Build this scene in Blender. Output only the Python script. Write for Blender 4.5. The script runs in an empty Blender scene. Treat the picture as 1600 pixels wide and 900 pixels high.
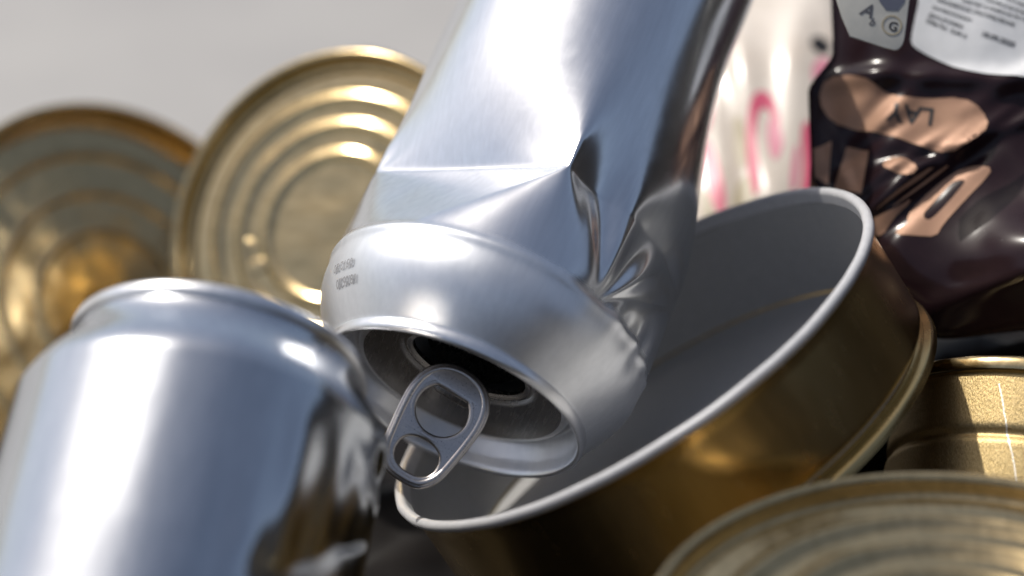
import bpy, bmesh, math, random
from math import sin, cos, pi, sqrt, radians
from mathutils import Vector, Matrix, noise
random.seed(7)
MM = 0.001
S = bpy.context.scene
COL = S.collection

# ------------------------------------------------------------------ camera
PITCH = radians(30)
AIM = Vector((0, 0, 0.100))
DIST = 0.465
R_ = Vector((1, 0, 0))
U_ = Vector((0, sin(PITCH), cos(PITCH)))
V_ = Vector((0, -cos(PITCH), sin(PITCH)))          # towards the viewer
CAMPOS = AIM + V_ * DIST
LENS, SENSOR = 85.0, 36.0
F = LENS / SENSOR * 1600                           # focal length in photo pixels
cd = bpy.data.cameras.new("camera")
cam = bpy.data.objects.new("camera", cd)
COL.objects.link(cam)
cam.matrix_world = Matrix.Translation(CAMPOS) @ Matrix((R_, U_, V_)).transposed().to_4x4()
cd.lens, cd.sensor_width = LENS, SENSOR
cd.clip_start, cd.clip_end = 0.01, 500
cd.dof.use_dof = True
cd.dof.focus_distance = 0.464
cd.dof.aperture_fstop = 6.0
S.camera = cam

# ------------------------------------------------------------------ light
SUN = (R_ * -0.50 + U_ * 0.88 + V_ * 0.13).normalized()   # direction towards the sun
S.world = bpy.data.worlds.new("World")
S.world.use_nodes = True
wn = S.world.node_tree
sky = wn.nodes.new("ShaderNodeTexSky")
sky.sky_type = 'NISHITA'
sky.sun_disc = False
sky.dust_density, sky.air_density, sky.ozone_density = 3.0, 0.9, 0.6
sky.sun_elevation = math.asin(SUN.z)
sky.sun_rotation = math.atan2(SUN.x, SUN.y)
wn.nodes["Background"].inputs[1].default_value = 0.10
hs = wn.nodes.new("ShaderNodeHueSaturation")        # thin bright haze: a paler sky
hs.inputs["Saturation"].default_value = .78
wn.links.new(sky.outputs[0], hs.inputs["Color"])
wn.links.new(hs.outputs[0], wn.nodes["Background"].inputs[0])
ld = bpy.data.lights.new("sun", 'SUN')
ld.energy, ld.angle, ld.color = 2.9, radians(0.5), (1, 0.95, 0.87)
so = bpy.data.objects.new("sun", ld)
COL.objects.link(so)
so.rotation_euler = SUN.to_track_quat('Z', 'Y').to_euler()
S.view_settings.view_transform = 'Standard'
S.view_settings.look = 'None'
S.view_settings.exposure = 0.22
S.view_settings.gamma = 1.0

# ------------------------------------------------------------------ helpers
def P(px, py, d):
    """real point (metres) seen at photo pixel px,py at d millimetres from the lens"""
    return CAMPOS + (R_ * ((px - 800) / F) + U_ * (-(py - 450) / F) - V_) * (d * MM)

def cv(x, y, z):
    return R_ * x + U_ * y + V_ * z

def frame(o, x, z):
    z = z.normalized(); x = (x - z * x.dot(z)).normalized(); y = z.cross(x)
    return Matrix.Translation(o) @ Matrix((x, y, z)).transposed().to_4x4()

def empty(name, m, label, cat, group=None):
    o = bpy.data.objects.new(name, None)
    COL.objects.link(o)
    o.empty_display_size = 0.01
    o.matrix_world = m
    o["label"], o["category"] = label, cat
    if group: o["group"] = group
    return o

def finish(bm, ang=35):
    bmesh.ops.recalc_face_normals(bm, faces=bm.faces)
    for f in bm.faces: f.smooth = True
    for e in bm.edges:
        if len(e.link_faces) == 2 and e.calc_face_angle(0) > radians(ang): e.smooth = False

def obj(name, bm, mat, parent=None, ang=35, scale=MM):
    finish(bm, ang)
    if scale != 1: bmesh.ops.scale(bm, vec=(scale,) * 3, verts=bm.verts)
    me = bpy.data.meshes.new(name)
    bm.to_mesh(me); bm.free()
    me.materials.append(mat)
    o = bpy.data.objects.new(name, me)
    COL.objects.link(o)
    if parent: o.parent = parent
    return o

def rings(bm, loops, closed_u=True):
    vs = [[bm.verts.new(p) for p in L] for L in loops]
    n = len(vs[0])
    for a, b in zip(vs, vs[1:]):
        for i in range(n if closed_u else n - 1):
            j = (i + 1) % n
            bm.faces.new((a[i], a[j], b[j], b[i]))
    return vs

def lathe(prof, n=160, cap0=False, cap1=False, fn=None):
    bm = bmesh.new()
    loops = []
    for r, z in prof:
        L = []
        for i in range(n):
            t = 2 * pi * i / n
            p = Vector((r * cos(t), r * sin(t), z))
            L.append(fn(p, t) if fn else p)
        loops.append(L)
    vs = rings(bm, loops)
    if cap0: bm.faces.new(vs[0][::-1])
    if cap1: bm.faces.new(vs[-1])
    return bm

def sm(a, b, x):
    t = min(1, max(0, (x - a) / (b - a)))
    return t * t * (3 - 2 * t)

def round_prof(pts, r, k=5):
    """polyline with its corners rounded by radius r"""
    out = [Vector(pts[0])]
    for i in range(1, len(pts) - 1):
        p, a, b = Vector(pts[i]), Vector(pts[i - 1]), Vector(pts[i + 1])
        ra = min(r, (a - p).length * .45); rb = min(r, (b - p).length * .45)
        q0 = p + (a - p).normalized() * ra; q1 = p + (b - p).normalized() * rb
        for j in range(k + 1):
            t = j / k
            out.append(q0 * (1 - t) ** 2 + p * 2 * t * (1 - t) + q1 * t * t)
    out.append(Vector(pts[-1]))
    return [(p.x, p.y) for p in out]

# ------------------------------------------------------------------ materials
def mat(name, col, metal=0, rough=.4, spec=.5, coat=0):
    m = bpy.data.materials.new(name)
    m.use_nodes = True
    b = m.node_tree.nodes["Principled BSDF"]
    b.inputs["Base Color"].default_value = (*col, 1)
    b.inputs["Metallic"].default_value = metal
    b.inputs["Roughness"].default_value = rough
    b.inputs["Specular IOR Level"].default_value = spec
    if coat:
        b.inputs["Coat Weight"].default_value = coat
        b.inputs["Coat Roughness"].default_value = .08
    return m

def N(m, kind, **kw):
    n = m.node_tree.nodes.new(kind)
    for k, v in kw.items():
        if k in n.inputs: n.inputs[k].default_value = v
        else: setattr(n, k, v)
    return n

def scratch(m, x0, slope, z0, z1, w):
    """one bright scratch down the near wall: x = x0 + slope*z (object metres)"""
    L = m.node_tree.links
    tc = N(m, "ShaderNodeTexCoord"); sx = N(m, "ShaderNodeSeparateXYZ"); L.new(tc.outputs["Object"], sx.inputs[0])
    def M(op, a, b=0.0, c=0.0):
        n = m.node_tree.nodes.new("ShaderNodeMath"); n.operation = op
        for i, v in enumerate((a, b, c)):
            if isinstance(v, (int, float)): n.inputs[i].default_value = v
            else: L.new(v, n.inputs[i])
        return n.outputs[0]
    nz = N(m, "ShaderNodeTexNoise", Scale=350.0); L.new(tc.outputs["Object"], nz.inputs["Vector"])
    wob = M('MULTIPLY_ADD', nz.outputs[0], .0006, -.0003)
    d = M('ABSOLUTE', M('SUBTRACT', M('ADD', sx.outputs[0], wob), M('MULTIPLY_ADD', sx.outputs[2], slope, x0)))
    k = M('MULTIPLY', M('LESS_THAN', d, w), M('MULTIPLY', M('LESS_THAN', sx.outputs[2], z0), M('GREATER_THAN', sx.outputs[2], z1)))
    k = M('MULTIPLY', k, M('LESS_THAN', sx.outputs[1], 0.0))
    b = bsdf(m)
    old = b.inputs["Base Color"].links[0].from_socket
    mx = m.node_tree.nodes.new("ShaderNodeMix"); mx.data_type = 'RGBA'
    L.new(k, mx.inputs[0]); L.new(old, mx.inputs[6]); mx.inputs[7].default_value = (.9, .86, .76, 1)
    L.new(mx.outputs[2], b.inputs["Base Color"])

def bsdf(m): return m.node_tree.nodes["Principled BSDF"]

def grain(m, scale, stretch, c0, c1, r0, r1, bump=0, detail=6):
    """noise in object space drives colour, roughness and a fine relief"""
    L = m.node_tree.links
    tc = N(m, "ShaderNodeTexCoord")
    mp = N(m, "ShaderNodeMapping"); mp.inputs["Scale"].default_value = stretch
    L.new(tc.outputs["Object"], mp.inputs[0])
    nz = N(m, "ShaderNodeTexNoise", Scale=scale, Detail=detail, Roughness=.6)
    L.new(mp.outputs[0], nz.inputs["Vector"])
    cr = N(m, "ShaderNodeValToRGB")
    cr.color_ramp.elements[0].position, cr.color_ramp.elements[1].position = .35, .68
    cr.color_ramp.elements[0].color, cr.color_ramp.elements[1].color = (*c0, 1), (*c1, 1)
    L.new(nz.outputs[0], cr.inputs[0]); L.new(cr.outputs[0], bsdf(m).inputs["Base Color"])
    mr = N(m, "ShaderNodeMapRange")
    mr.inputs["From Min"].default_value, mr.inputs["From Max"].default_value = .3, .7
    mr.inputs["To Min"].default_value, mr.inputs["To Max"].default_value = r0, r1
    L.new(nz.outputs[0], mr.inputs[0]); L.new(mr.outputs[0], bsdf(m).inputs["Roughness"])
    if bump:
        bp = N(m, "ShaderNodeBump", Strength=bump, Distance=.0002)
        L.new(nz.outputs[0], bp.inputs["Height"]); L.new(bp.outputs[0], bsdf(m).inputs["Normal"])
    return m

ALU = grain(mat("aluminium", (.8, .82, .85), 1, .2), 900, (1, 1, .12), (.77, .79, .82), (.83, .85, .88), .17, .22, .008)
ALU_SOFT = grain(mat("satin_aluminium", (.8, .82, .85), 1, .3), 700, (1, 1, .2), (.78, .79, .81), (.84, .85, .87), .29, .34, .01)
ALU_DARK = grain(mat("darkened_aluminium", (.6, .62, .66), 1, .27), 700, (1, 1, .2), (.56, .59, .63), (.62, .65, .69), .18, .22, .008)  # same aluminium as the other can, darker reflections put into its colour
ALU_CAN = grain(mat("can_aluminium", (.8, .82, .85), 1, .2), 900, (1, 1, .12), (.77, .79, .82), (.83, .85, .88), .17, .22, .006)
_t = ALU_CAN.node_tree
_tc = N(ALU_CAN, "ShaderNodeTexCoord"); _sx = N(ALU_CAN, "ShaderNodeSeparateXYZ")
_t.links.new(_tc.outputs["Object"], _sx.inputs[0])
_mr = N(ALU_CAN, "ShaderNodeMapRange")                # the necked end is satin, the wall polished
for k, v in (("From Min", -.0215), ("From Max", -.0185), ("To Min", .20), ("To Max", .40)): _mr.inputs[k].default_value = v
_t.links.new(_sx.outputs[2], _mr.inputs[0])
_nz = N(ALU_CAN, "ShaderNodeTexNoise", Scale=95.0, Detail=7.0, Roughness=.65, Distortion=1.5)
_t.links.new(_tc.outputs["Object"], _nz.inputs["Vector"])
_m2 = N(ALU_CAN, "ShaderNodeMapRange")                # finger smears
for k, v in (("From Min", .42), ("From Max", .72), ("To Min", .0), ("To Max", .055)): _m2.inputs[k].default_value = v
_t.links.new(_nz.outputs[0], _m2.inputs[0])
_ad = N(ALU_CAN, "ShaderNodeMath", operation='ADD')
_t.links.new(_mr.outputs[0], _ad.inputs[0]); _t.links.new(_m2.outputs[0], _ad.inputs[1])
_t.links.new(_ad.outputs[0], bsdf(ALU_CAN).inputs["Roughness"])
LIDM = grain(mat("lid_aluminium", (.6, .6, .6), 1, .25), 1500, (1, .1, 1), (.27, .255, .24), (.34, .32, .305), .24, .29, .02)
TABM = grain(mat("tab_aluminium", (.5, .48, .47), 1, .36), 2500, (1, 1, 1), (.52, .49, .47), (.60, .57, .55), .26, .36, .05)
GOLD = grain(mat("gold_lacquer", (.6, .45, .2), 1, .28), 420, (1, 1, .25), (.56, .41, .18), (.61, .45, .21), .24, .28, .015)
GOLD_LID = grain(mat("gold_lid_lacquer", (.6, .45, .2), 1, .28), 700, (1, .3, 1), (.53, .40, .205), (.63, .49, .27), .17, .26, .05)
GOLD_BR = grain(mat("brushed_gold_lacquer", (.6, .45, .2), 1, .4), 5200, (1, 1, .3), (.44, .32, .14), (.66, .51, .27), .34, .54, .55, 3)
scratch(GOLD_BR, -.0150, -.28, -.0055, -.026, .00013)
scratch(GOLD_BR, -.0045, -.10, -.008, -.020, .00006)
GOLD_MATT = grain(mat("worn_gold_lacquer", (.6, .45, .2), 1, .4), 700, (1, .3, 1), (.54, .41, .20), (.62, .48, .25), .36, .46, .03)
GREY = grain(mat("grey_tin_lining", (.4, .4, .41), 0, .4), 500, (1, 1, 1), (.37, .37, .37), (.41, .41, .41), .32, .42, .03)
RIMW = grain(mat("pale_tin_rim", (.6, .6, .61), .0, .35), 500, (1, 1, 1), (.49, .49, .50), (.55, .55, .56), .28, .4, .03)
FILM = grain(mat("dark_brown_film", (.02, .012, .012), 0, .2), 60, (1, 1, 1), (.016, .008, .010), (.026, .013, .016), .15, .23, .0)
bsdf(FILM).inputs['Specular IOR Level'].default_value = .28
COPPER = grain(mat("copper_print", (.4, .22, .14), .3, .4), 200, (1, 1, 1), (.37, .21, .135), (.41, .24, .155), .48, .6, .0)
PAPER = grain(mat("white_sticker_paper", (.7, .7, .7), 0, .45), 300, (1, 1, 1), (.66, .67, .68), (.72, .73, .74), .35, .5, .02)
CREAM = grain(mat("cream_card", (.6, .58, .5), 0, .5), 250, (1, 1, 1), (.52, .51, .46), (.60, .58, .52), .4, .6, .02)
INK = mat("black_ink", (.02, .02, .022), 0, .5)
GREYINK = mat("grey_ink", (.10, .10, .11), 0, .5)
BLUEG = mat("blue_grey_print", (.12, .13, .17), 0, .4)
PINK = mat("pink_print", (.62, .10, .18), 0, .35)
ROSE = mat("rose_print", (.70, .28, .36), 0, .35)
BEIGE = mat("beige_print", (.42, .36, .24), 0, .4)
BLACKF = mat("hole_black", (.015, .013, .013), 0, .3)
FLORAL = grain(mat("pale_film", (.75, .70, .68), 0, .3), 45, (1, 1, .5), (.60, .53, .46), (.74, .68, .61), .22, .35, .0, 3)
GROUND = grain(mat("pale_table_top", (.48, .46, .44), 0, .6), 9, (1, 1, 1), (.34, .33, .32), (.39, .38, .365), .5, .65, .0)

# ------------------------------------------------------------------ the surface
GZ = -0.034
bm = bmesh.new()
bmesh.ops.create_grid(bm, x_segments=2, y_segments=2, size=60)
g = obj("ground", bm, GROUND, scale=1)
g.location.z = GZ
g["kind"] = "structure"

# ------------------------------------------------------------------ drinks cans
R0 = 33.0
def wrapdeg(a): return (a + 180) % 360 - 180

def crushed(Vd, Ld, s0, s1, s2, plan=1.0, ripple=None, seedv=0, power=1.6, extra=None):
    """radius law of a crushed can: four fold points Vd (degrees) on the ring s0, facets running
    down to the shoulder ring s1 (facet tips Ld), relaxing back to round by the ring s2"""
    K = len(Vd)
    Vr = [radians(a) for a in Vd]; Lr = [radians(a) for a in Ld]
    def circ(t, r=R0): return Vector((r * cos(t), r * sin(t)))
    def span(a, b, f):            # angles run downwards from a to b
        d = (a - b) % (2 * pi)
        return a - d * f
    def neck(s):
        if s < 2.4: return 26.7
        return 26.7 + (R0 - 26.7) * sin(pi / 2 * min(1, (s - 2.4) / 13.5))
    def point(t, s):
        """t fraction 0..1 round the can -> local point"""
        if s <= s1:
            r = neck(s); th = None
            # angular layout must match the facet rows above: use arcs between facet tips
            i = int(t * K) % K; f = t * K - int(t * K)
            th = span(Lr[i], Lr[(i + 1) % K], f)
            p = circ(th, r)
        else:
            if s <= s0:
                w = (s - s1) / (s0 - s1)
            else:
                w = 1
            # segment i: upright cone (apex V[i+1]) then inverted facet (V[i+1]->V[i+2], tip L[i+1])
            i = int(t * K) % K; f = t * K - int(t * K)
            La, Lb = Lr[i], Lr[(i + 1) % K]
            Va, Vb = Vr[(i + 1) % K], Vr[(i + 2) % K]
            # share of the row: cone (1-w), facet w
            if f < 1 - w or w == 0:
                g = f / max(1e-6, 1 - w)
                base = circ(span(La, Lb, g))
                p = circ(Va) * w + base * (1 - w)
            else:
                g = (f - (1 - w)) / max(1e-6, w)
                ch = circ(Va) * (1 - g) + circ(Vb) * g
                p = ch * w + circ(Lb) * (1 - w)
            if s > s0:
                q = min(1, (s - s0) / (s2 - s0))
                th = span(Va, Vb, f)
                th0 = math.atan2(p.y, p.x)
                d = wrapdeg(math.degrees(th - th0))
                k = (1 - q) ** power
                th1 = th0 + radians(d) * (1 - k)
                # nearly flat, slightly bowed face right above the fold
                p = circ(th1, p.length * k + R0 * (1 - k))
            elif plan < 1:
                rr = p.length
                p = p.normalized() * (rr * plan + R0 * (1 - plan))
        th = math.atan2(p.y, p.x); r = p.length
        if s > 112: r = min(r, R0) - (s - 112) ** 1.3 * .75
        if ripple: r += ripple(math.degrees(th), s)
        if extra: r += extra(math.degrees(th), s)
        r += .55 * math.exp(-((s - s1 + .3) / .9) ** 2)
        if 3 < s < 116:
            e = sm(3, 12, s)
            r += e * .16 * noise.noise(Vector((cos(th) * 1.6, sin(th) * 1.6, s * .035 + seedv)))
            r += e * .05 * noise.noise(Vector((cos(th) * 4, sin(th) * 4, s * .12 + seedv)))
        return Vector((r * cos(th), r * sin(th), -s))
    return point

def can_body(point, n=480, smooth=2):
    ss = [2.2, 2.6, 3.1] + [3.6 + .55 * i for i in range(200)]
    ss = [s for s in ss if s <= 113] + [114.5, 116, 117.5, 119]
    bm = bmesh.new()
    loops = [[point(i / n, s) for i in range(n)] for s in ss]
    for it in range(16):                               # far from the folds the wall relaxes to soft curves
        for k in range(3, len(loops) - 5):
            if it >= smooth and ss[k] < 46 + it * .8: continue
            if ss[k] < 5: continue
            b = loops[k]; a, c = loops[k - 1], loops[k + 1]; m = 1 if it < smooth else 3
            loops[k] = [b[i] * .5 + (b[i - m] + b[(i + m) % n] + a[i] + c[i]) * .125 for i in range(n)]
    for _ in range(0):
        for k in range(3, len(loops) - 5):
            if ss[k] < 5: continue
            a, b, c = loops[k - 1], loops[k], loops[k + 1]
            loops[k] = [b[i] * .5 + (b[i - 1] + b[(i + 1) % n] + a[i] + c[i]) * .125 for i in range(n)]
    # domed base
    last = loops[-1]
    for k, z in ((.9, -119.6), (.8, -118.5), (.6, -114), (.35, -111), (.1, -109.6)):
        loops.append([Vector((p.x * k, p.y * k, z)) for p in last])
    vs = rings(bm, loops)
    bm.faces.new(vs[-1])
    return bm

SEAM = [(25.6, -2.9), (26.6, -2.8), (27.05, -2.2), (27.1, -1.2), (26.9, -.45), (26.3, 0), (25.75, -.25), (25.45, -1.0)]
def can_lid_rim():
    prof = round_prof(SEAM + [(25.1, -3.2), (24.0, -6.6), (23.6, -7.6), (22.9, -7.9), (22.3, -7.5), (21.9, -6.1), (21.4, -5.6), (20.6, -5.5)], .6, 4)
    return lathe(prof, 200)

def can_panel(hole_deg):
    """end panel with the drinking hole; local xy, panel at z=-5.5"""
    n = 144; z0 = -5.5
    h = radians(hole_deg)
    c = Vector((cos(h), sin(h))) * 8.6
    ex, ey = Vector((-sin(h), cos(h))), Vector((cos(h), sin(h)))
    def hole(t, k):
        a = 11.6 + k; b = 8.4 + k
        return c + ex * (a * cos(t)) + ey * (b * sin(t) * (1 - .10 * sin(t)))
    def outer(t, r):
        d = (ex * (11.6 * cos(t)) + ey * (8.4 * sin(t))).normalized()
        b = c.dot(d); return c + d * (-b + sqrt(b * b - c.dot(c) + r * r))
    L = []
    for r, z in ((20.6, z0), (20.0, z0 + .02)):
        L.append([Vector((*outer(2 * pi * i / n, r), z)) for i in range(n)])
    for w, z in ((.5, 0), (.8, .02)):
        L.append([Vector((*(outer(2 * pi * i / n, 20.0) * (1 - w) + hole(2 * pi * i / n, 2.2) * w), z0 + z)) for i in range(n)])
    for k, z in ((2.0, .05), (1.7, .35), (1.3, .42), (.9, .3), (.6, .02), (.15, 0), (0, -.12), (0, -.9), (.3, -1.1)):
        L.append([Vector((*hole(2 * pi * i / n, k), z0 + z)) for i in range(n)])
    bm = bmesh.new(); rings(bm, L)
    return bm, c, ex, ey

def curve_plate(splines, thick, bevel, res=12):
    """flat plate with holes cut from closed outlines, edges rounded"""
    cu = bpy.data.curves.new("outline", 'CURVE')
    cu.dimensions, cu.fill_mode = '2D', 'BOTH'
    if thick: cu.extrude, cu.bevel_depth, cu.bevel_resolution = thick / 2 - bevel, bevel, 3
    for pts in splines:
        sp = cu.splines.new('POLY'); sp.points.add(len(pts) - 1); sp.use_cyclic_u = True
        for q, p in zip(sp.points, pts): q.co = (p[0], p[1], 0, 1)
    o = bpy.data.objects.new("outline", cu); COL.objects.link(o)
    me = bpy.data.meshes.new_from_object(o.evaluated_get(bpy.context.evaluated_depsgraph_get()))
    bpy.data.objects.remove(o); bpy.data.curves.remove(cu)
    bm = bmesh.new(); bm.from_mesh(me); bpy.data.meshes.remove(me)
    bmesh.ops.remove_doubles(bm, verts=bm.verts, dist=1e-5)
    return bm

def smooth_loop(pts, it=3):
    pts = [Vector(p) for p in pts]
    for _ in range(it):
        q = []
        for a, b in zip(pts, pts[1:] + pts[:1]):
            q += [a * .75 + b * .25, a * .25 + b * .75]
        pts = q
    return pts

def oval(cx, cy, rx, ry, n=56, e=2.0, rot=0):
    out = []
    for i in range(n):
        t = 2 * pi * i / n; c, s = cos(t), sin(t)
        x = rx * abs(c) ** (2 / e) * (1 if c > 0 else -1); y = ry * abs(s) ** (2 / e) * (1 if s > 0 else -1)
        out.append((cx + x * cos(rot) - y * sin(rot), cy + x * sin(rot) + y * cos(rot)))
    return out

def text_bm(body, size, align='LEFT', bold=.018):
    cu = bpy.data.curves.new("txt", 'FONT')
    cu.body, cu.size, cu.align_x, cu.resolution_u = body, size, align, 4
    cu.offset = bold * size
    o = bpy.data.objects.new("txt", cu); COL.objects.link(o)
    me = bpy.data.meshes.new_from_object(o.evaluated_get(bpy.context.evaluated_depsgraph_get()))
    bpy.data.objects.remove(o); bpy.data.curves.remove(cu)
    bm = bmesh.new(); bm.from_mesh(me); bpy.data.meshes.remove(me)
    return bm

def conform(bm, fn, maxlen):
    """cut a flat print fine enough and lay it on a surface: fn(x,y)->point"""
    bmesh.ops.triangulate(bm, faces=bm.faces)
    for _ in range(7):
        es = [e for e in bm.edges if e.calc_length() > maxlen]
        if not es: break
        bmesh.ops.subdivide_edges(bm, edges=es, cuts=1)
        bmesh.ops.triangulate(bm, faces=[f for f in bm.faces if len(f.verts) > 3])
    for v in bm.verts: v.co = fn(v.co.x, v.co.y)
    return bm

def flat(bm):
    for f in bm.faces: f.smooth = False
    return bm

# ---- the crushed can in the middle
A = cv(.36, .82, -.45).normalized()               # mouth towards base
M = P(705, 635, 466)
E1 = cv(.92, -.40, 0)
can1 = empty("beverage_can", frame(M, E1, -A), "crushed silver drink can lying mouth down in the open tin with its pull tab raised", "drink can", "empty silver drink cans")

def rip1(d, s):
    w = math.exp(-((wrapdeg(d - 30)) / 22) ** 2) * math.exp(-((s - 19) / 5.0) ** 2)
    return w * (.45 * sin(radians(d) * 26 + s * .25) - .5)
# row order: L[i] -> L[i+1] is an arc below the apex V[i+1]
pt1 = crushed([270, 181, 86, -2], [225, 131, 60, -47], 40.5, 19.3, 92, power=2.3)
def soft1(t, s):
    """left and front keep the sharp star folds, the right side is pressed in softly"""
    p = pt1(t, s)
    th = math.atan2(p.y, p.x); d = math.degrees(th); r = math.hypot(p.x, p.y)
    k = .34 + .66 * sm(56, 84, d) if d > -90 else 1
    if s > 19.3 and d < 84: r = r * k + R0 * (1 - k)
    r += rip1(d, s)
    r -= 10.5 * math.exp(-(wrapdeg(d + 4) / 44) ** 2) * sm(44, 90, s)
    # pleats fanning up from the pinch at the shoulder
    dx, dy = radians(wrapdeg(d - 59)) * R0, s - 18.5
    if dy > 0:
        rho = sqrt(dx * dx + dy * dy); an = math.atan2(dx, dy)
        g = sm(-1.0, -.55, an) * (1 - sm(.35, .62, an))
        r += g * .062 * min(rho, 14) * (1 - sm(13, 34, rho)) * sin(an * 10.5 + 2.4) - 1.0 * math.exp(-(rho / 4.5) ** 2)
    for vd, ph in ((86, .6), (181, 2.0)):          # fine buckles fanning out from the fold points
        dx, dy = radians(wrapdeg(d - vd)) * R0, s - 40.5
        rho = sqrt(dx * dx + dy * dy); an = math.atan2(dy, dx)
        r += .22 * sin(7 * an + ph) * min(1, rho / 4) * math.exp(-rho / 8) * sm(20, 26, s) * (.08 + .92 * sm(82, 94, d))
    return Vector((r * cos(th), r * sin(th), p.z))
obj("body", can_body(soft1), ALU_CAN, can1, 60)
obj("lid_rim", can_lid_rim(), ALU_SOFT, can1, 50)
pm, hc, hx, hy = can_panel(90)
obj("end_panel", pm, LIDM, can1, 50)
# torn panel pushed inside the can, hanging from the hole edge next to the rivet
bm = bmesh.new()
n = 64
hin = hc - hy * 7.6
L = []
for k, dz in ((1, 0), (.8, -.15), (.4, -.1), (.05, 0)):
    row = []
    for i in range(n):
        t = 2 * pi * i / n
        q = Vector((10.4 * k * cos(t), 7.2 * k * sin(t) + 7.4))
        ang = radians(86)
        p = hin + hx * q.x + hy * (q.y * cos(ang))
        row.append(Vector((p.x, p.y, -6.1 - q.y * sin(ang) + dz)))
    L.append(row)
vs = rings(bm, L); bm.faces.new(vs[-1])
sol = bmesh.ops.solidify(bm, geom=list(bm.faces), thickness=.25)
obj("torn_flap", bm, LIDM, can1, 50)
# rivet
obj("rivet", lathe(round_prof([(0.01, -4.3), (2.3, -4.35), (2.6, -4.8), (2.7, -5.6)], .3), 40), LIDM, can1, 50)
# pull tab standing up from the panel: built in its own plane, then laid into the can's frame
outline = [(-7.8, -4.2), (-6.9, -8.2), (-4.2, -10.9), (0, -11.8), (4.2, -10.9), (6.9, -8.2), (7.8, -4.2), (7.5, 0), (6.9, 4.5), (6.2, 8.6), (4.6, 11.0), (2.6, 12.2), (-2.6, 12.2), (-4.6, 11.0), (-6.2, 8.6), (-6.9, 4.5), (-7.5, 0)]
big = []
for x, y in oval(.2, -2.9, 5.6, 5.4, 64):
    big.append((x, max(y, -7.1)))                  # the hole is cut straight on the nose side
tabm = curve_plate([smooth_loop(outline, 2), big, oval(-.2, 7.0, 4.8, 3.9, 60, 2.3)], 1.15, .5)
for v in tabm.verts:                               # rolled, slightly dished plate
    v.co.z += .25 * (v.co.x / 8) ** 2
LD = cv(-.52, -.84, .17).normalized(); WD = cv(.853, -.522, .02)
rel = can1.matrix_world.inverted()
TABC = P(680, 663, 458)
tab_m = frame(TABC, WD, WD.cross(LD))              # local x width, local y along the tab, z to the viewer
if tab_m.col[2].to_3d().dot(V_) < 0: tab_m = frame(TABC, -WD, (-WD).cross(LD))
tab = obj("pull_tab", tabm, TABM, can1, 40)
tab.matrix_local = rel @ tab_m
def tube_loop(pts, rad):
    cu = bpy.data.curves.new("loop", 'CURVE'); cu.dimensions = '3D'
    cu.bevel_depth, cu.bevel_resolution = rad, 3
    sp = cu.splines.new('POLY'); sp.points.add(len(pts) - 1); sp.use_cyclic_u = True
    for k, p in zip(sp.points, pts): k.co = (p[0], p[1], .25 * (p[0] / 8) ** 2 + (p[2] if len(p) > 2 else 0), 1)
    o = bpy.data.objects.new("loop", cu); COL.objects.link(o)
    me = bpy.data.meshes.new_from_object(o.evaluated_get(bpy.context.evaluated_depsgraph_get()))
    bpy.data.objects.remove(o); bpy.data.curves.remove(cu)
    bm = bmesh.new(); bm.from_mesh(me); bpy.data.meshes.remove(me)
    return bm
obj("rolled_edge", tube_loop([(x * .93, y * .955) for x, y in smooth_loop(outline, 2)], .82), TABM, tab, 60)
obj("ring_bead", tube_loop([(x, y) for x, y in smooth_loop([((x - .2) * 1.05 + .2, (y + 2.9) * 1.05 - 2.9) for x, y in big], 1)], .62), TABM, tab, 60)
# hinge tongue inside the big hole, joined to the rivet
tg = curve_plate([[(-3.4, -8.0), (3.4, -8.0), (4.6, -6.6), (3.2, -5.9), (-3.0, -5.9), (-4.4, -6.6)]], .5, .2)
for v in tg.verts: v.co.z -= .9 + (v.co.y + 8) * .35
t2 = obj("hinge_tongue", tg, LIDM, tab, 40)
# printed date code, two worn lines of dots on the neck
def neck_at(can_pt):
    return can_pt
bm = bmesh.new()
for row, s, word in ((0, 9.5, "18.05.20"), (1, 12.6, "0512 20")):
    tb = text_bm(word, 2.3)
    for f in tb.faces:
        vsn = []
        for v in f.verts:
            th = radians(146 + row * 3) + v.co.x / 33
            sv = s - v.co.y
            r = 26.7 + 6.3 * sin(pi / 2 * min(1, (sv - 2.4) / 13.5)) + .3
            vsn.append(bm.verts.new((r * cos(th), r * sin(th), -sv)))
        bm.faces.new(vsn)
    tb.free()
WORN = mat("worn_grey_ink", (.30, .30, .31), .3, .45)
obj("date_code", bm, WORN, can1)

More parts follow.
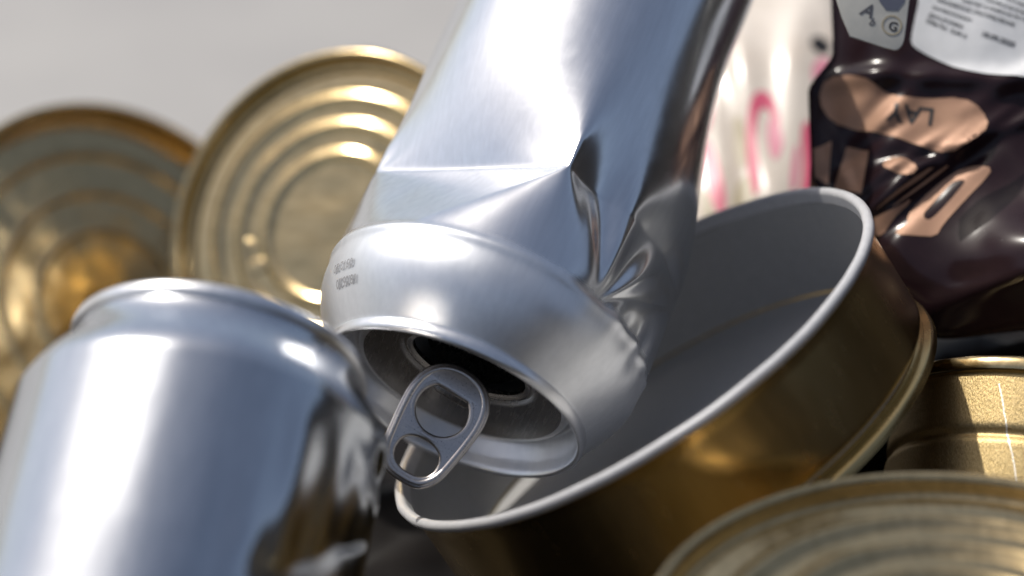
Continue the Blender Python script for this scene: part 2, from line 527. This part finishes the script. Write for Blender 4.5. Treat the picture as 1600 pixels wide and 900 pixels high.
# ---- the can in the foreground
U2 = cv(.15, .86, -.49).normalized()
M2 = P(346, 555, 434)
can2 = empty("beverage_can", frame(M2, cv(.985, -.17, 0), U2), "blurred silver drink can in the foreground, dented along its right side", "drink can", "empty silver drink cans")
def rip2(d, s):
    w = math.exp(-((wrapdeg(d - 12)) / 20) ** 2)
    return w * (-1.6 * math.exp(-((s - 17) / 5) ** 2) + .5 * math.exp(-((s - 25) / 2.2) ** 2) * sin(radians(d) * 30))
def pt2_factory():
    base = crushed([140, 64, -10, -90], [100, 27, -50, 180], 40, 15.5, 75, seedv=5, power=2.0)
    rnd = lambda th, s: 26.3 + 6.7 * sm(2.5, 16.5, s)
    def f(t, s):
        p = base(t, s)
        for _ in range(2):
            d = wrapdeg(math.degrees(math.atan2(p.y, p.x)))
            s0 = min(58, max(27, 28 + 26 * d / 64))
            if s <= 15.5: break
            p = base(t, min(100, 15.5 + (s - 15.5) * 24.5 / (s0 - 15.5)))
        th = math.atan2(p.y, p.x); d = math.degrees(th)
        k = sm(-40, -14, d) * (1 - sm(66, 78, d))
        r = rnd(th, s) if s < 15.5 else R0
        if s > 112: r -= (s - 112) ** 1.3 * .75
        e = sm(3, 12, s)
        r += e * .25 * noise.noise(Vector((cos(th) * 2.4, sin(th) * 2.4, s * .02 + 5)))
        rc = math.hypot(p.x, p.y) if s > 15.5 else r
        k *= .5
        r = r * (1 - k) + rc * k
        r += e * .30 * noise.noise(Vector((cos(th) * 4.5, sin(th) * 4.5, s * .006 + 9)))
        r += .28 * sin(radians(d) * 19 + s * .06 + 1.0) * sm(-12, 6, d) * (1 - sm(52, 66, d)) * sm(17, 26, s) * (1 - sm(24, 31, s - 26 * max(0, d) / 64)) if s > 15 else 0
        w = math.exp(-((d - 4) / 16) ** 2)
        r += w * (1.5 * math.exp(-((s - 12) / 3) ** 2) - 1.6 * math.exp(-((s - 18) / 3) ** 2) + .45 * sin(s * 1.3 + d * .2) * math.exp(-((s - 17) / 6) ** 2))
        return Vector((r * cos(th), r * sin(th), -s))
    return f
# local y of this frame points away from the viewer, so the near side is at negative angles
def flipy(f):
    def g(t, s):
        p = f(t, s); return Vector((p.x, -p.y, p.z))
    return g
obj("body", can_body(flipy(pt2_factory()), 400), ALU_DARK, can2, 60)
obj("lid_rim", can_lid_rim(), ALU_SOFT, can2, 50)
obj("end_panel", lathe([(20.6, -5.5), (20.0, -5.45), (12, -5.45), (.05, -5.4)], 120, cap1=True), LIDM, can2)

# ------------------------------------------------------------------ gold tins
def ring_profile(R, beads, depth=3.2, step=.55, bw=1.6):
    """lid seen from outside, from seam to centre; beads = list of (radius fraction)"""
    p = [(R - .3, -3.3), (R + 1.0, -3.1), (R + 1.35, -2.4), (R + 1.3, -.8), (R + .8, -.1), (R + .2, 0), (R - .5, -.3), (R - .9, -1.0), (R - 1.3, -depth - .3), (R - 1.9, -depth - .8), (R - 3.0, -depth - .8), (R - 3.8, -depth)]
    p = round_prof(p, .8, 3)
    r = R - 3.8
    while r > .3:
        r -= .25
        p.append((r, -depth + sum(step * (.5 + .5 * cos(pi * (r - R * b) / bw)) for b in beads if abs(r - R * b) < bw)))
    return p

def tin_body(R, H, grooves=(), top=-3.0):
    p = [(R - .2, top)]
    zs = [top - .4 - i * .5 for i in range(int((H + top - 4) / .5))]
    for z in zs:
        d = 0
        for gz, w, a in grooves: d += a * math.exp(-((z + gz) / w) ** 2)
        p.append((R - d, z))
    p += [(R, -H + 3.2), (R + 1.2, -H + 3.0), (R + 1.3, -H + .4), (R + .6, -H), (R - .6, -H + .2), (R - 1.2, -H + 3.0), (R - 4, -H + 2.4), (.05, -H + 2.4)]
    return p

def gold_tin(o, xdir, axis, R, H, beads, grooves, label, group, lidmat=GOLD_LID, bodymat=GOLD, step=.55, emboss=None, depth=3.2, bw=1.6):
    t = empty("food_tin", frame(o, xdir, axis), label, "food tin", group)
    obj("body", lathe(tin_body(R, H, grooves), 180, cap1=True), bodymat, t, 50)
    def bent(p, a):
        q = min(1, max(0, (R - 2 - math.hypot(p.x, p.y)) / 8))
        p.z += q * (.55 * noise.noise(Vector((p.x * .045, p.y * .045, R))) + .16 * noise.noise(Vector((p.x * .15, p.y * .15, R + 5))))
        return p
    obj("lid", lathe(ring_profile(R, beads, depth, step, bw), 200, cap1=True, fn=bent), lidmat, t, 50)
    if emboss:
        for x, y, w, h, a in emboss:
            bm = curve_plate([oval(0, 0, w, h, 24, 2.6)], .7, .33)
            for v in bm.verts:
                v.co = Vector((x + v.co.x * cos(a) - v.co.y * sin(a), y + v.co.x * sin(a) + v.co.y * cos(a), v.co.z - depth + .25))
            obj("embossed_mark", bm, lidmat, t)
    return t

# left rear tin, standing on edge
gold_tin(P(190, 470, 588), cv(-.457, .889, 0), cv(.60, .28, .75), 50.2, 24, (.78, .58, .39), ((10, 1.2, .5),),
         "gold tin standing on edge at the far left, partly behind the other ringed gold lid", "closed gold food tins", depth=5.5, step=.6, bw=1.2)
# second rear tin
gold_tin(P(510, 350, 546), cv(0, 1, 0), cv(-.42, .22, .88), 40.4, 26, (.76, .60, .43), ((10, 1.2, .5),),
         "upright ringed gold lid directly behind the crushed can, with small embossed bumps", "closed gold food tins", depth=3.6, step=.75, bw=2.2,
         emboss=((-9, 19, 1.6, 2.4, .2), (-4, 22, 1.2, 2.2, -.3), (14, -12, 2.6, 1.7, .4), (10, -17, 2.0, 1.5, .2)))
# right tin, its brushed wall to the viewer
gold_tin(P(1632, 640, 482), cv(1, 0, 0), cv(.19, .92, -.33), 29.5, 40, (.75, .55), ((15.2, .9, .9), (29, 1.0, .9)),
         "gold tin at the right edge under the dark pouch, brushed side wall scratched and sunlit", "closed gold food tins", bodymat=GOLD_BR)
# nearest tin, lower right corner
gold_tin(P(1505, 990, 376), cv(1, 0, 0), cv(-.02, .895, .44), 49.0, 99, (.77, .60, .43, .27), ((30, 1.5, .6), (36, 1.5, .6)),
         "nearest gold tin in the lower right corner, concentric ribbed lid half in shade", "closed gold food tins", step=1.7, bw=3.1, bodymat=GOLD_MATT)

# ------------------------------------------------------------------ the open tin
T = P(978, 545, 473)
NT = cv(-.534, .80, .27).normalized()
tin = empty("open_tin", frame(T, cv(.832, .555, 0), NT), "shallow open gold tin with pale grey lining holding the crushed can", "food tin")
RT, HT = 52.6, 27.0
p = [(RT + .4, -1.6), (RT + .2, -3)] + [(RT, -4 - i) for i in range(int(HT) - 8)]
p += [(RT - .2, -HT + 4.4), (RT - 1.6, -HT + 3.6), (RT - 1.8, -HT + 2.6), (RT - 1.2, -HT + 2.0), (RT + .5, -HT + 1.9), (RT + .9, -HT + 1.4), (RT + .9, -HT + .5), (RT + 1.0, -HT), (RT, -HT + .1), (RT - .8, -HT + 2), (RT - 4, -HT + 1.2), (.05, -HT + 1.2)]
obj("body", lathe(p, 220, cap1=True), GOLD, tin, 50)
cur = [(RT + .7 + 1.1 * cos(a), -.9 + 1.1 * sin(a)) for a in [radians(-110 + 15 * i) for i in range(20)]]
pr = cur + [(RT - .8, -3), (RT - .9, -6), (RT - .9, -HT + 6), (RT - 1.6, -HT + 3.2), (RT - 4, -HT + 2.4), (RT - 9, -HT + 2.6), (RT - 14, -HT + 3.0), (.05, -HT + 3)]
def uneven(p, a):
    k = 1 + .0035 * noise.noise(Vector((cos(a) * 2, sin(a) * 2, 3))) + .0022 * noise.noise(Vector((cos(a) * 9, sin(a) * 9, 1)))
    return Vector((p.x * k, p.y * k, p.z + .25 * noise.noise(Vector((cos(a) * 3, sin(a) * 3, 7)))))
obj("rolled_rim", lathe(cur + [(RT - .75, -2.4)], 260, fn=uneven), RIMW, tin, 50)
obj("lining", lathe([(RT - .78, -2.4)] + pr[len(cur):], 220, cap1=True), GREY, tin, 50)

# ------------------------------------------------------------------ film pouches
class Sheet:
    """a pillow pouch; x,y in mm on its own plane, height h(x,y) towards the viewer"""
    def __init__(s, d, tilt_x, tilt_y, cx, cy, lift=0):
        s.lift = lift
        s.d = d; s.k = d / F
        s.o = P(cx, cy, d); s.cx, s.cy = cx, cy
        n = cv(tilt_x, tilt_y, 1).normalized()
        x = (R_ - n * R_.dot(n)).normalized(); y = n.cross(x)
        s.m = Matrix.Translation(s.o) @ Matrix((x, y, n)).transposed().to_4x4()
        s.n, s.x, s.y = n, x, y
    def xy(s, px, py):
        """photo pixel -> mm on the plane of the pouch"""
        dr = (P(px, py, 100) - CAMPOS)
        t = (s.o + s.n * s.lift * MM - CAMPOS).dot(s.n) / dr.dot(s.n)
        q = CAMPOS + dr * t - s.o
        return q.dot(s.x) / MM, q.dot(s.y) / MM

def ridge(x, y, a, b, w, h, soft=12):
    ax, ay = a; bx, by = b
    dx, dy = bx - ax, by - ay; L = sqrt(dx * dx + dy * dy); dx /= L; dy /= L
    u = (x - ax) * dx + (y - ay) * dy; v = -(x - ax) * dy + (y - ay) * dx
    e = sm(-soft, soft * .4, u) * (1 - sm(L - soft * .4, L + soft, u))
    return h * e * math.exp(-(v / w) ** 2)

def pouch(sheet, x0, x1, y0, y1, h, thick, name, label, cat, film, step=.9, edge=None):
    t = empty(name, sheet.m, label, cat)
    nx, ny = int((x1 - x0) / step), int((y1 - y0) / step)
    def bul(u, v): return (max(0, 4 * u * (1 - u)) * max(0, 4 * v * (1 - v))) ** .42
    fr, bk = [], []
    for j in range(ny + 1):
        rf, rb = [], []
        for i in range(nx + 1):
            u, v = i / nx, j / ny
            x, y = x0 + (x1 - x0) * u, y0 + (y1 - y0) * v
            if edge: x, y = edge(x, y, u, v)
            k = bul(u, v)
            kk = min(1, k * 1.6)
            rf.append(Vector((x, y, h(x, y) * kk + .15)))
            rb.append(Vector((x, y, -thick * k - .15)))
        fr.append(rf); bk.append(rb)
    bm = bmesh.new()
    a = rings(bm, fr, False); b = rings(bm, bk, False)
    for j in range(ny):
        bm.faces.new((a[j][0], b[j][0], b[j + 1][0], a[j + 1][0])); bm.faces.new((a[j][-1], a[j + 1][-1], b[j + 1][-1], b[j][-1]))
    for i in range(nx):
        bm.faces.new((a[0][i], a[0][i + 1], b[0][i + 1], b[0][i])); bm.faces.new((a[-1][i], b[-1][i], b[-1][i + 1], a[-1][i + 1]))
    obj("film", bm, film, t, 80)
    def surf(x, y, lift=.12):
        u, v = (x - x0) / (x1 - x0), (y - y0) / (y1 - y0)
        kk = min(1, bul(min(.999, max(.001, u)), min(.999, max(.001, v))) * 1.6)
        return Vector((x, y, h(x, y) * kk + .15 + lift))
    return t, surf

def print_poly(name, sheet, surf, polys, material, parent, lift=.12, smooth=2, maxlen=1.2, holes=()):
    bm = bmesh.new()
    if holes:
        bm.free()
        bm = curve_plate([smooth_loop([sheet.xy(*q) for q in L], smooth) for L in list(polys) + list(holes)], 0, 0)
        conform(bm, lambda x, y: surf(x, y, lift), maxlen)
        return obj(name, bm, material, parent, 80)
    for poly in polys:
        pts = smooth_loop([sheet.xy(*q) for q in poly], smooth)
        bm.faces.new([bm.verts.new((q.x, q.y, 0)) for q in pts])
    conform(bm, lambda x, y: surf(x, y, lift), maxlen)
    return obj(name, bm, material, parent, 80)

def print_text(name, sheet, surf, lines, material, parent, lift=.2, maxlen=1.0):
    """lines: (text, pixel of its start, pixel on its baseline, cap height in px, shear)"""
    bm = bmesh.new()
    for body, a, b, size, shear in lines:
        ax, ay = sheet.xy(*a); bx, by = sheet.xy(*b)
        ang = math.atan2(by - ay, bx - ax)
        tb = text_bm(body, size * sheet.k * 1.38)
        tb.verts.ensure_lookup_table()
        m = {}
        for f in tb.faces:
            q = []
            for v in f.verts:
                if v not in m:
                    x, y = v.co.x + v.co.y * shear, v.co.y
                    m[v] = bm.verts.new((ax + x * cos(ang) - y * sin(ang), ay + x * sin(ang) + y * cos(ang), 0))
                q.append(m[v])
            try: bm.faces.new(q)
            except ValueError: pass
        tb.free()
    conform(bm, lambda x, y: surf(x, y, lift), maxlen)
    return obj(name, bm, material, parent, 80)

# ---- dark brown pouch on the right
SH = Sheet(499, -.12, .28, 1500, 260, 6)
def hd(x, y):
    X = lambda px, py: SH.xy(px, py)
    z = 5.0 - 8 * (1 - sm(-31, -12, x))
    bx, by = BUL
    z += 11 * math.exp(-(((x - bx) / 14) ** 2 + ((y - by) / 11) ** 2))
    for a, b, w, h in RID: z += ridge(x, y, a, b, w, h)
    z += .6 * noise.noise(Vector((x * .07, y * .07, 3))) + .16 * noise.noise(Vector((x * .2, y * .2, 8)))
    return z
BUL = SH.xy(1632, 412)
q = SH.xy
RID = [(q(1300, 110), q(1640, 130), 2.2, 1.8), (q(1340, 335), q(1500, 215), 1.6, 1.5), (q(1330, 300), q(1450, 225), 1.4, 1.2),
       (q(1370, 370), q(1540, 225), 2.0, -1.2), (q(1480, 240), q(1640, 170), 1.3, 1.2), (q(1400, 240), q(1480, 243), 1.5, -1.3),
       (q(1490, 245), q(1548, 195), 1.2, 1.4), (q(1545, 150), q(1640, 90), 2.0, 1.0), (q(1335, 200), q(1400, 130), 2.4, -1.3), (q(1360, 200), q(1430, 140), 2.0, .6), (q(1300, 250), q(1380, 205), 1.5, -1.2), (q(1290, 190), q(1330, 290), 1.5, 1.0), (q(1600, 260), q(1700, 380), 3, 1.5), (q(1450, 480), q(1640, 440), 2.5, 1.4)]
x0, ytop = q(1256, -60); x1, _ = q(1790, 200); _, y0 = q(1500, 512)
def edge_d(x, y, u, v):
    # lower left corner is tucked in, the lower edge sags
    x = x + max(0, (.44 - v) / .44) ** 1.2 * (1 - u) ** 3 * 24 + sm(.66, .78, v) * (1 - u) ** 3 * 5.5
    y = y + (1 - v) * (-1.2 * sin(u * 7) * .6)
    return x, y
dark, sd = pouch(SH, x0, x1, y0, ytop, hd, 16, "snack_pouch", "crumpled dark brown film pouch with copper print and a white sticker", "pouch", FILM, edge=edge_d)
print_poly("copper_badge", SH, sd, [[(1278, 138), (1290, 104), (1340, 110), (1395, 146), (1440, 152), (1505, 150), (1535, 170), (1546, 200), (1520, 222), (1482, 243), (1440, 228), (1390, 207), (1342, 192), (1300, 174)]], COPPER, dark, smooth=1)
print_text("badge_lettering", SH, sd, [("LAY", (1462, 168), (1400, 160), 30, .0)], INK, dark, lift=.25)
Z = lambda L: [(1260 + x / 4.09, 180 + y / 4.09) for x, y in L]
print_poly("brand_lettering", SH, sd, [Z([(1195, 335), (1100, 310), (1000, 320), (900, 380), (800, 460), (700, 560), (650, 620), (645, 685), (600, 700), (560, 750), (700, 765), (830, 775), (870, 700), (950, 610), (1050, 500), (1130, 420)])], COPPER, dark, smooth=1,
           holes=[Z([(970, 400), (1020, 405), (1000, 440), (900, 560), (800, 660), (760, 660), (745, 620), (800, 560), (880, 470), (930, 415)])])
print_poly("brand_lettering", SH, sd, [Z([(675, 515), (600, 565), (540, 590), (430, 635), (330, 660), (370, 705), (400, 670), (465, 648), (440, 690), (415, 735), (490, 742), (530, 680), (590, 610), (650, 560)])], COPPER, dark, smooth=1)
print_poly("copper_stripe", SH, sd, [Z([(890, 315), (920, 318), (580, 560), (535, 580)])], COPPER, dark, smooth=1)
print_poly("copper_stripe", SH, sd, [Z([(770, 340), (830, 332), (470, 580), (435, 590)])], COPPER, dark, smooth=1)
print_poly("copper_stroke", SH, sd, [[(1268, 216), (1300, 204), (1293, 290), (1264, 290)]], COPPER, dark, smooth=0)
print_poly("copper_stroke", SH, sd, [[(1324, 214), (1358, 226), (1346, 296), (1304, 278)]], COPPER, dark, smooth=0)
print_poly("copper_stroke", SH, sd, [[(1376, 255), (1390, 240), (1412, 243), (1436, 262), (1424, 276), (1398, 270)]], COPPER, dark, smooth=1)
stk = print_poly("sticker", SH, sd, [[(1440, -50), (1436, 0), (1428, 35), (1424, 58), (1424, 66), (1431, 74), (1460, 90), (1500, 109), (1550, 120), (1640, 128), (1700, 60), (1700, -50)]], PAPER, dark, lift=.3, smooth=1)
TX = [("Объём:  0,44 л", (1446, 33), (1526, 66), 7.4, 0), ("Дата розлива:", (1450, 23), (1524, 50), 6.2, 0),
      ("противопоказано", (1456, 11), (1508, 29), 5.6, 0), ("ЧРЕЗМЕРНОЕ УПОТРЕБЛЕНИЕ", (1462, 0), (1600, 46), 6.2, 0),
      ("хранение и защита на свету", (1502, 0), (1600, 31), 5.6, 0), ("состав и энергия", (1540, 0), (1600, 21), 5.8, 0), ("изготовитель", (1572, -2), (1600, 9), 5, 0)]
print_text("sticker_lettering", SH, sd, TX, INK, stk, lift=.42)
print_text("sticker_date", SH, sd, [("18.09.2020", (1532, 55), (1592, 75), 9.0, 0)], INK, stk, lift=.42)

# ---- pale floral pouch, further back between the can and the dark pouch
SF = Sheet(578, -.25, .70, 1200, 140, 6)
qf = SF.xy
RF = [(qf(1150, 60), qf(1200, 320), 4.0, 1.6), (qf(1250, 20), qf(1225, 300), 4.5, 1.4), (qf(1100, 20), qf(1130, 300), 4, 1.2)]
def hf(x, y):
    z = 4 + 3.5 * math.exp(-(((x - 3) / 16) ** 2 + ((y - 2) / 22) ** 2))
    for a, b, w, h in RF: z += ridge(x, y, a, b, w, h)
    return z + .9 * noise.noise(Vector((x * .08, y * .05, 1)))
fx0, fy1 = qf(1040, -70); fx1, _ = qf(1335, 100); _, fy0 = qf(1200, 420)
fl, sf = pouch(SF, fx0, fx1, fy0, fy1, hf, 12, "floral_pouch", "pale film pouch with pink flower print between the crushed can and the dark pouch", "pouch", FLORAL)
print_poly("pink_petal", SF, sf, [[(1168, 190), (1180, 150), (1206, 150), (1222, 190), (1214, 215), (1206, 178), (1188, 172), (1180, 215), (1190, 290), (1176, 310), (1166, 250)]], PINK, fl)
print_poly("pink_petal", SF, sf, [[(1250, 200), (1268, 185), (1274, 250), (1262, 310), (1246, 320), (1256, 260)]], PINK, fl)
print_poly("pink_petal", SF, sf, [[(1098, 150), (1112, 138), (1116, 180), (1104, 210), (1096, 200)], [(1096, 220), (1110, 214), (1136, 300), (1128, 340), (1104, 300)]], PINK, fl)
print_poly("rose_petal", SF, sf, [[(1274, 100), (1290, 88), (1308, 108), (1300, 135), (1276, 142), (1268, 120)]], ROSE, fl)
print_poly("rose_petal", SF, sf, [[(1204, 180), (1220, 200), (1226, 230), (1210, 260), (1198, 220)], [(1240, 230), (1250, 225), (1246, 290), (1232, 300)]], ROSE, fl)
print_poly("beige_leaf", SF, sf, [[(1150, 280), (1172, 265), (1180, 330), (1160, 350), (1140, 330)], [(1144, 180), (1164, 190), (1168, 260), (1150, 262)], [(1095, 280), (1108, 300), (1118, 340), (1096, 340)]], BEIGE, fl)
print_poly("dark_hole_patch", SF, sf, [[(1268, 62), (1284, 56), (1298, 68), (1296, 84), (1280, 88), (1268, 80)], [(1298, 84), (1312, 84), (1312, 98), (1300, 98)]], BLACKF, fl)  # dark hole painted flat, its shade put into black patches

# ---- cream card tucked against the dark pouch
SC = Sheet(482, .05, .12, 1375, 20)
card = empty("card_tag", SC.m, "cream card tag with a ringed letter, tucked left of the white sticker", "tag")
pts = [SC.xy(*c) for c in [(1290, -60), (1425, -70), (1421, -10), (1414, 45), (1411, 66), (1404, 77), (1394, 78), (1340, 60), (1325, 55)]]
bm = curve_plate([smooth_loop(pts, 1)], .5, .15)
obj("card", bm, CREAM, card, 40)
def sc(x, y, lift=.1): return Vector((x, y, .28 + lift))
print_text("tag_lettering", SC, sc, [("A", (1342, 22), (1352, 26), 22, .2), ("b", (1356, 38), (1364, 42), 13, .2)], GREYINK, card, lift=.05, maxlen=3)
print_text("tag_letter", SC, sc, [("G", (1386, 46), (1392, 48), 15, 0)], INK, card, lift=.05, maxlen=3)
rx, ry = SC.xy(1393, 40)
bm = lathe([(1.75, .32), (1.75, .36), (2.05, .36), (2.05, .32)], 40)
for v in bm.verts: v.co.x += rx; v.co.y += ry
obj("letter_ring", bm, BEIGE, card)
print_poly("blue_grey_block", SC, sc, [[(1370, -40), (1416, -40), (1412, 18), (1374, 16)]], BLUEG, card, lift=.05, smooth=1)

# ------------------------------------------------------------------ black bag added under the heap to keep gaps and reflections dark
from mathutils.bvhtree import BVHTree
bpy.context.view_layer.update()
trees = []
for o in list(COL.objects):
    if o.type == 'MESH' and o.name not in ("ground",) and len(o.data.polygons) > 400:
        mw = o.matrix_world
        trees.append(BVHTree.FromPolygons([mw @ v.co for v in o.data.vertices], [p.vertices for p in o.data.polygons]))
BX0, BX1, BY0, BY1, BS = -.30, .40, -.54, .26, .004
nx, ny = int((BX1 - BX0) / BS), int((BY1 - BY0) / BS)
def mound(x, y):
    e = sm(0, .05, x - BX0) * sm(0, .05, BX1 - x) * sm(0, .05, y - BY0) * sm(0, .03, BY1 - y)
    h = (.052 + .045 * sm(.0, .10, x) * sm(-.06, .04, y)) * (1 - sm(.045, .09, y) * (1 - sm(.15, .19, x)))
    h += .16 * sm(.155, .25, x)  # unseen rise on the right, added to darken the metal's reflections
    h += .15 * sm(.19, .33, -y) + .02 * sm(.1, .2, -y)  # unseen rise in front, added to keep bright horizon out of the tins
    n = noise.noise(Vector((x * 22, y * 22, 2))) * .012 + abs(noise.noise(Vector((x * 55, y * 55, 4)))) * -.010
    return max(.002, (h + n * min(1, h / .03)) * e)
Hh = [[mound(BX0 + i * BS, BY0 + j * BS) for i in range(nx + 1)] for j in range(ny + 1)]
lim = [[9.0] * (nx + 1) for _ in range(ny + 1)]
for j in range(ny + 1):
    for i in range(nx + 1):
        o = Vector((BX0 + i * BS, BY0 + j * BS, GZ - .2))
        for t in trees:
            h = t.ray_cast(o, Vector((0, 0, 1)))
            if h[0] is not None: lim[j][i] = min(lim[j][i], h[0].z - GZ)
for j in range(ny + 1):
    for i in range(nx + 1):
        m = -.0012 + min(lim[b][a] for b in range(max(0, j - 2), min(ny, j + 2) + 1) for a in range(max(0, i - 2), min(nx, i + 2) + 1))
        Hh[j][i] = max(.0006, min(Hh[j][i], m - .0008))
bm = bmesh.new()
top = rings(bm, [[Vector((BX0 + i * BS, BY0 + j * BS, GZ + Hh[j][i])) for i in range(nx + 1)] for j in range(ny + 1)], False)
bot = rings(bm, [[Vector((BX0 + i * BS, BY0 + j * BS, GZ + .0003)) for i in range(nx + 1)] for j in range(ny + 1)], False)
for j in range(ny):
    for i in (0, nx): bm.faces.new((top[j][i], bot[j][i], bot[j + 1][i], top[j + 1][i]))
for i in range(nx):
    for j in (0, ny): bm.faces.new((top[j][i], top[j][i + 1], bot[j][i + 1], bot[j][i]))
UNDERLAY = grain(mat("black_underlay_film", (.012, .011, .011), 0, .3), 40, (1, 1, 1), (.010, .009, .009), (.018, .016, .015), .42, .55, .0)
bsdf(UNDERLAY).inputs['Specular IOR Level'].default_value = .06
underlay = obj("added_underlay", bm, UNDERLAY, None, 80, 1)
underlay["label"], underlay["category"] = "added crumpled black bag lying under the whole heap of cans and tins", "underlay"
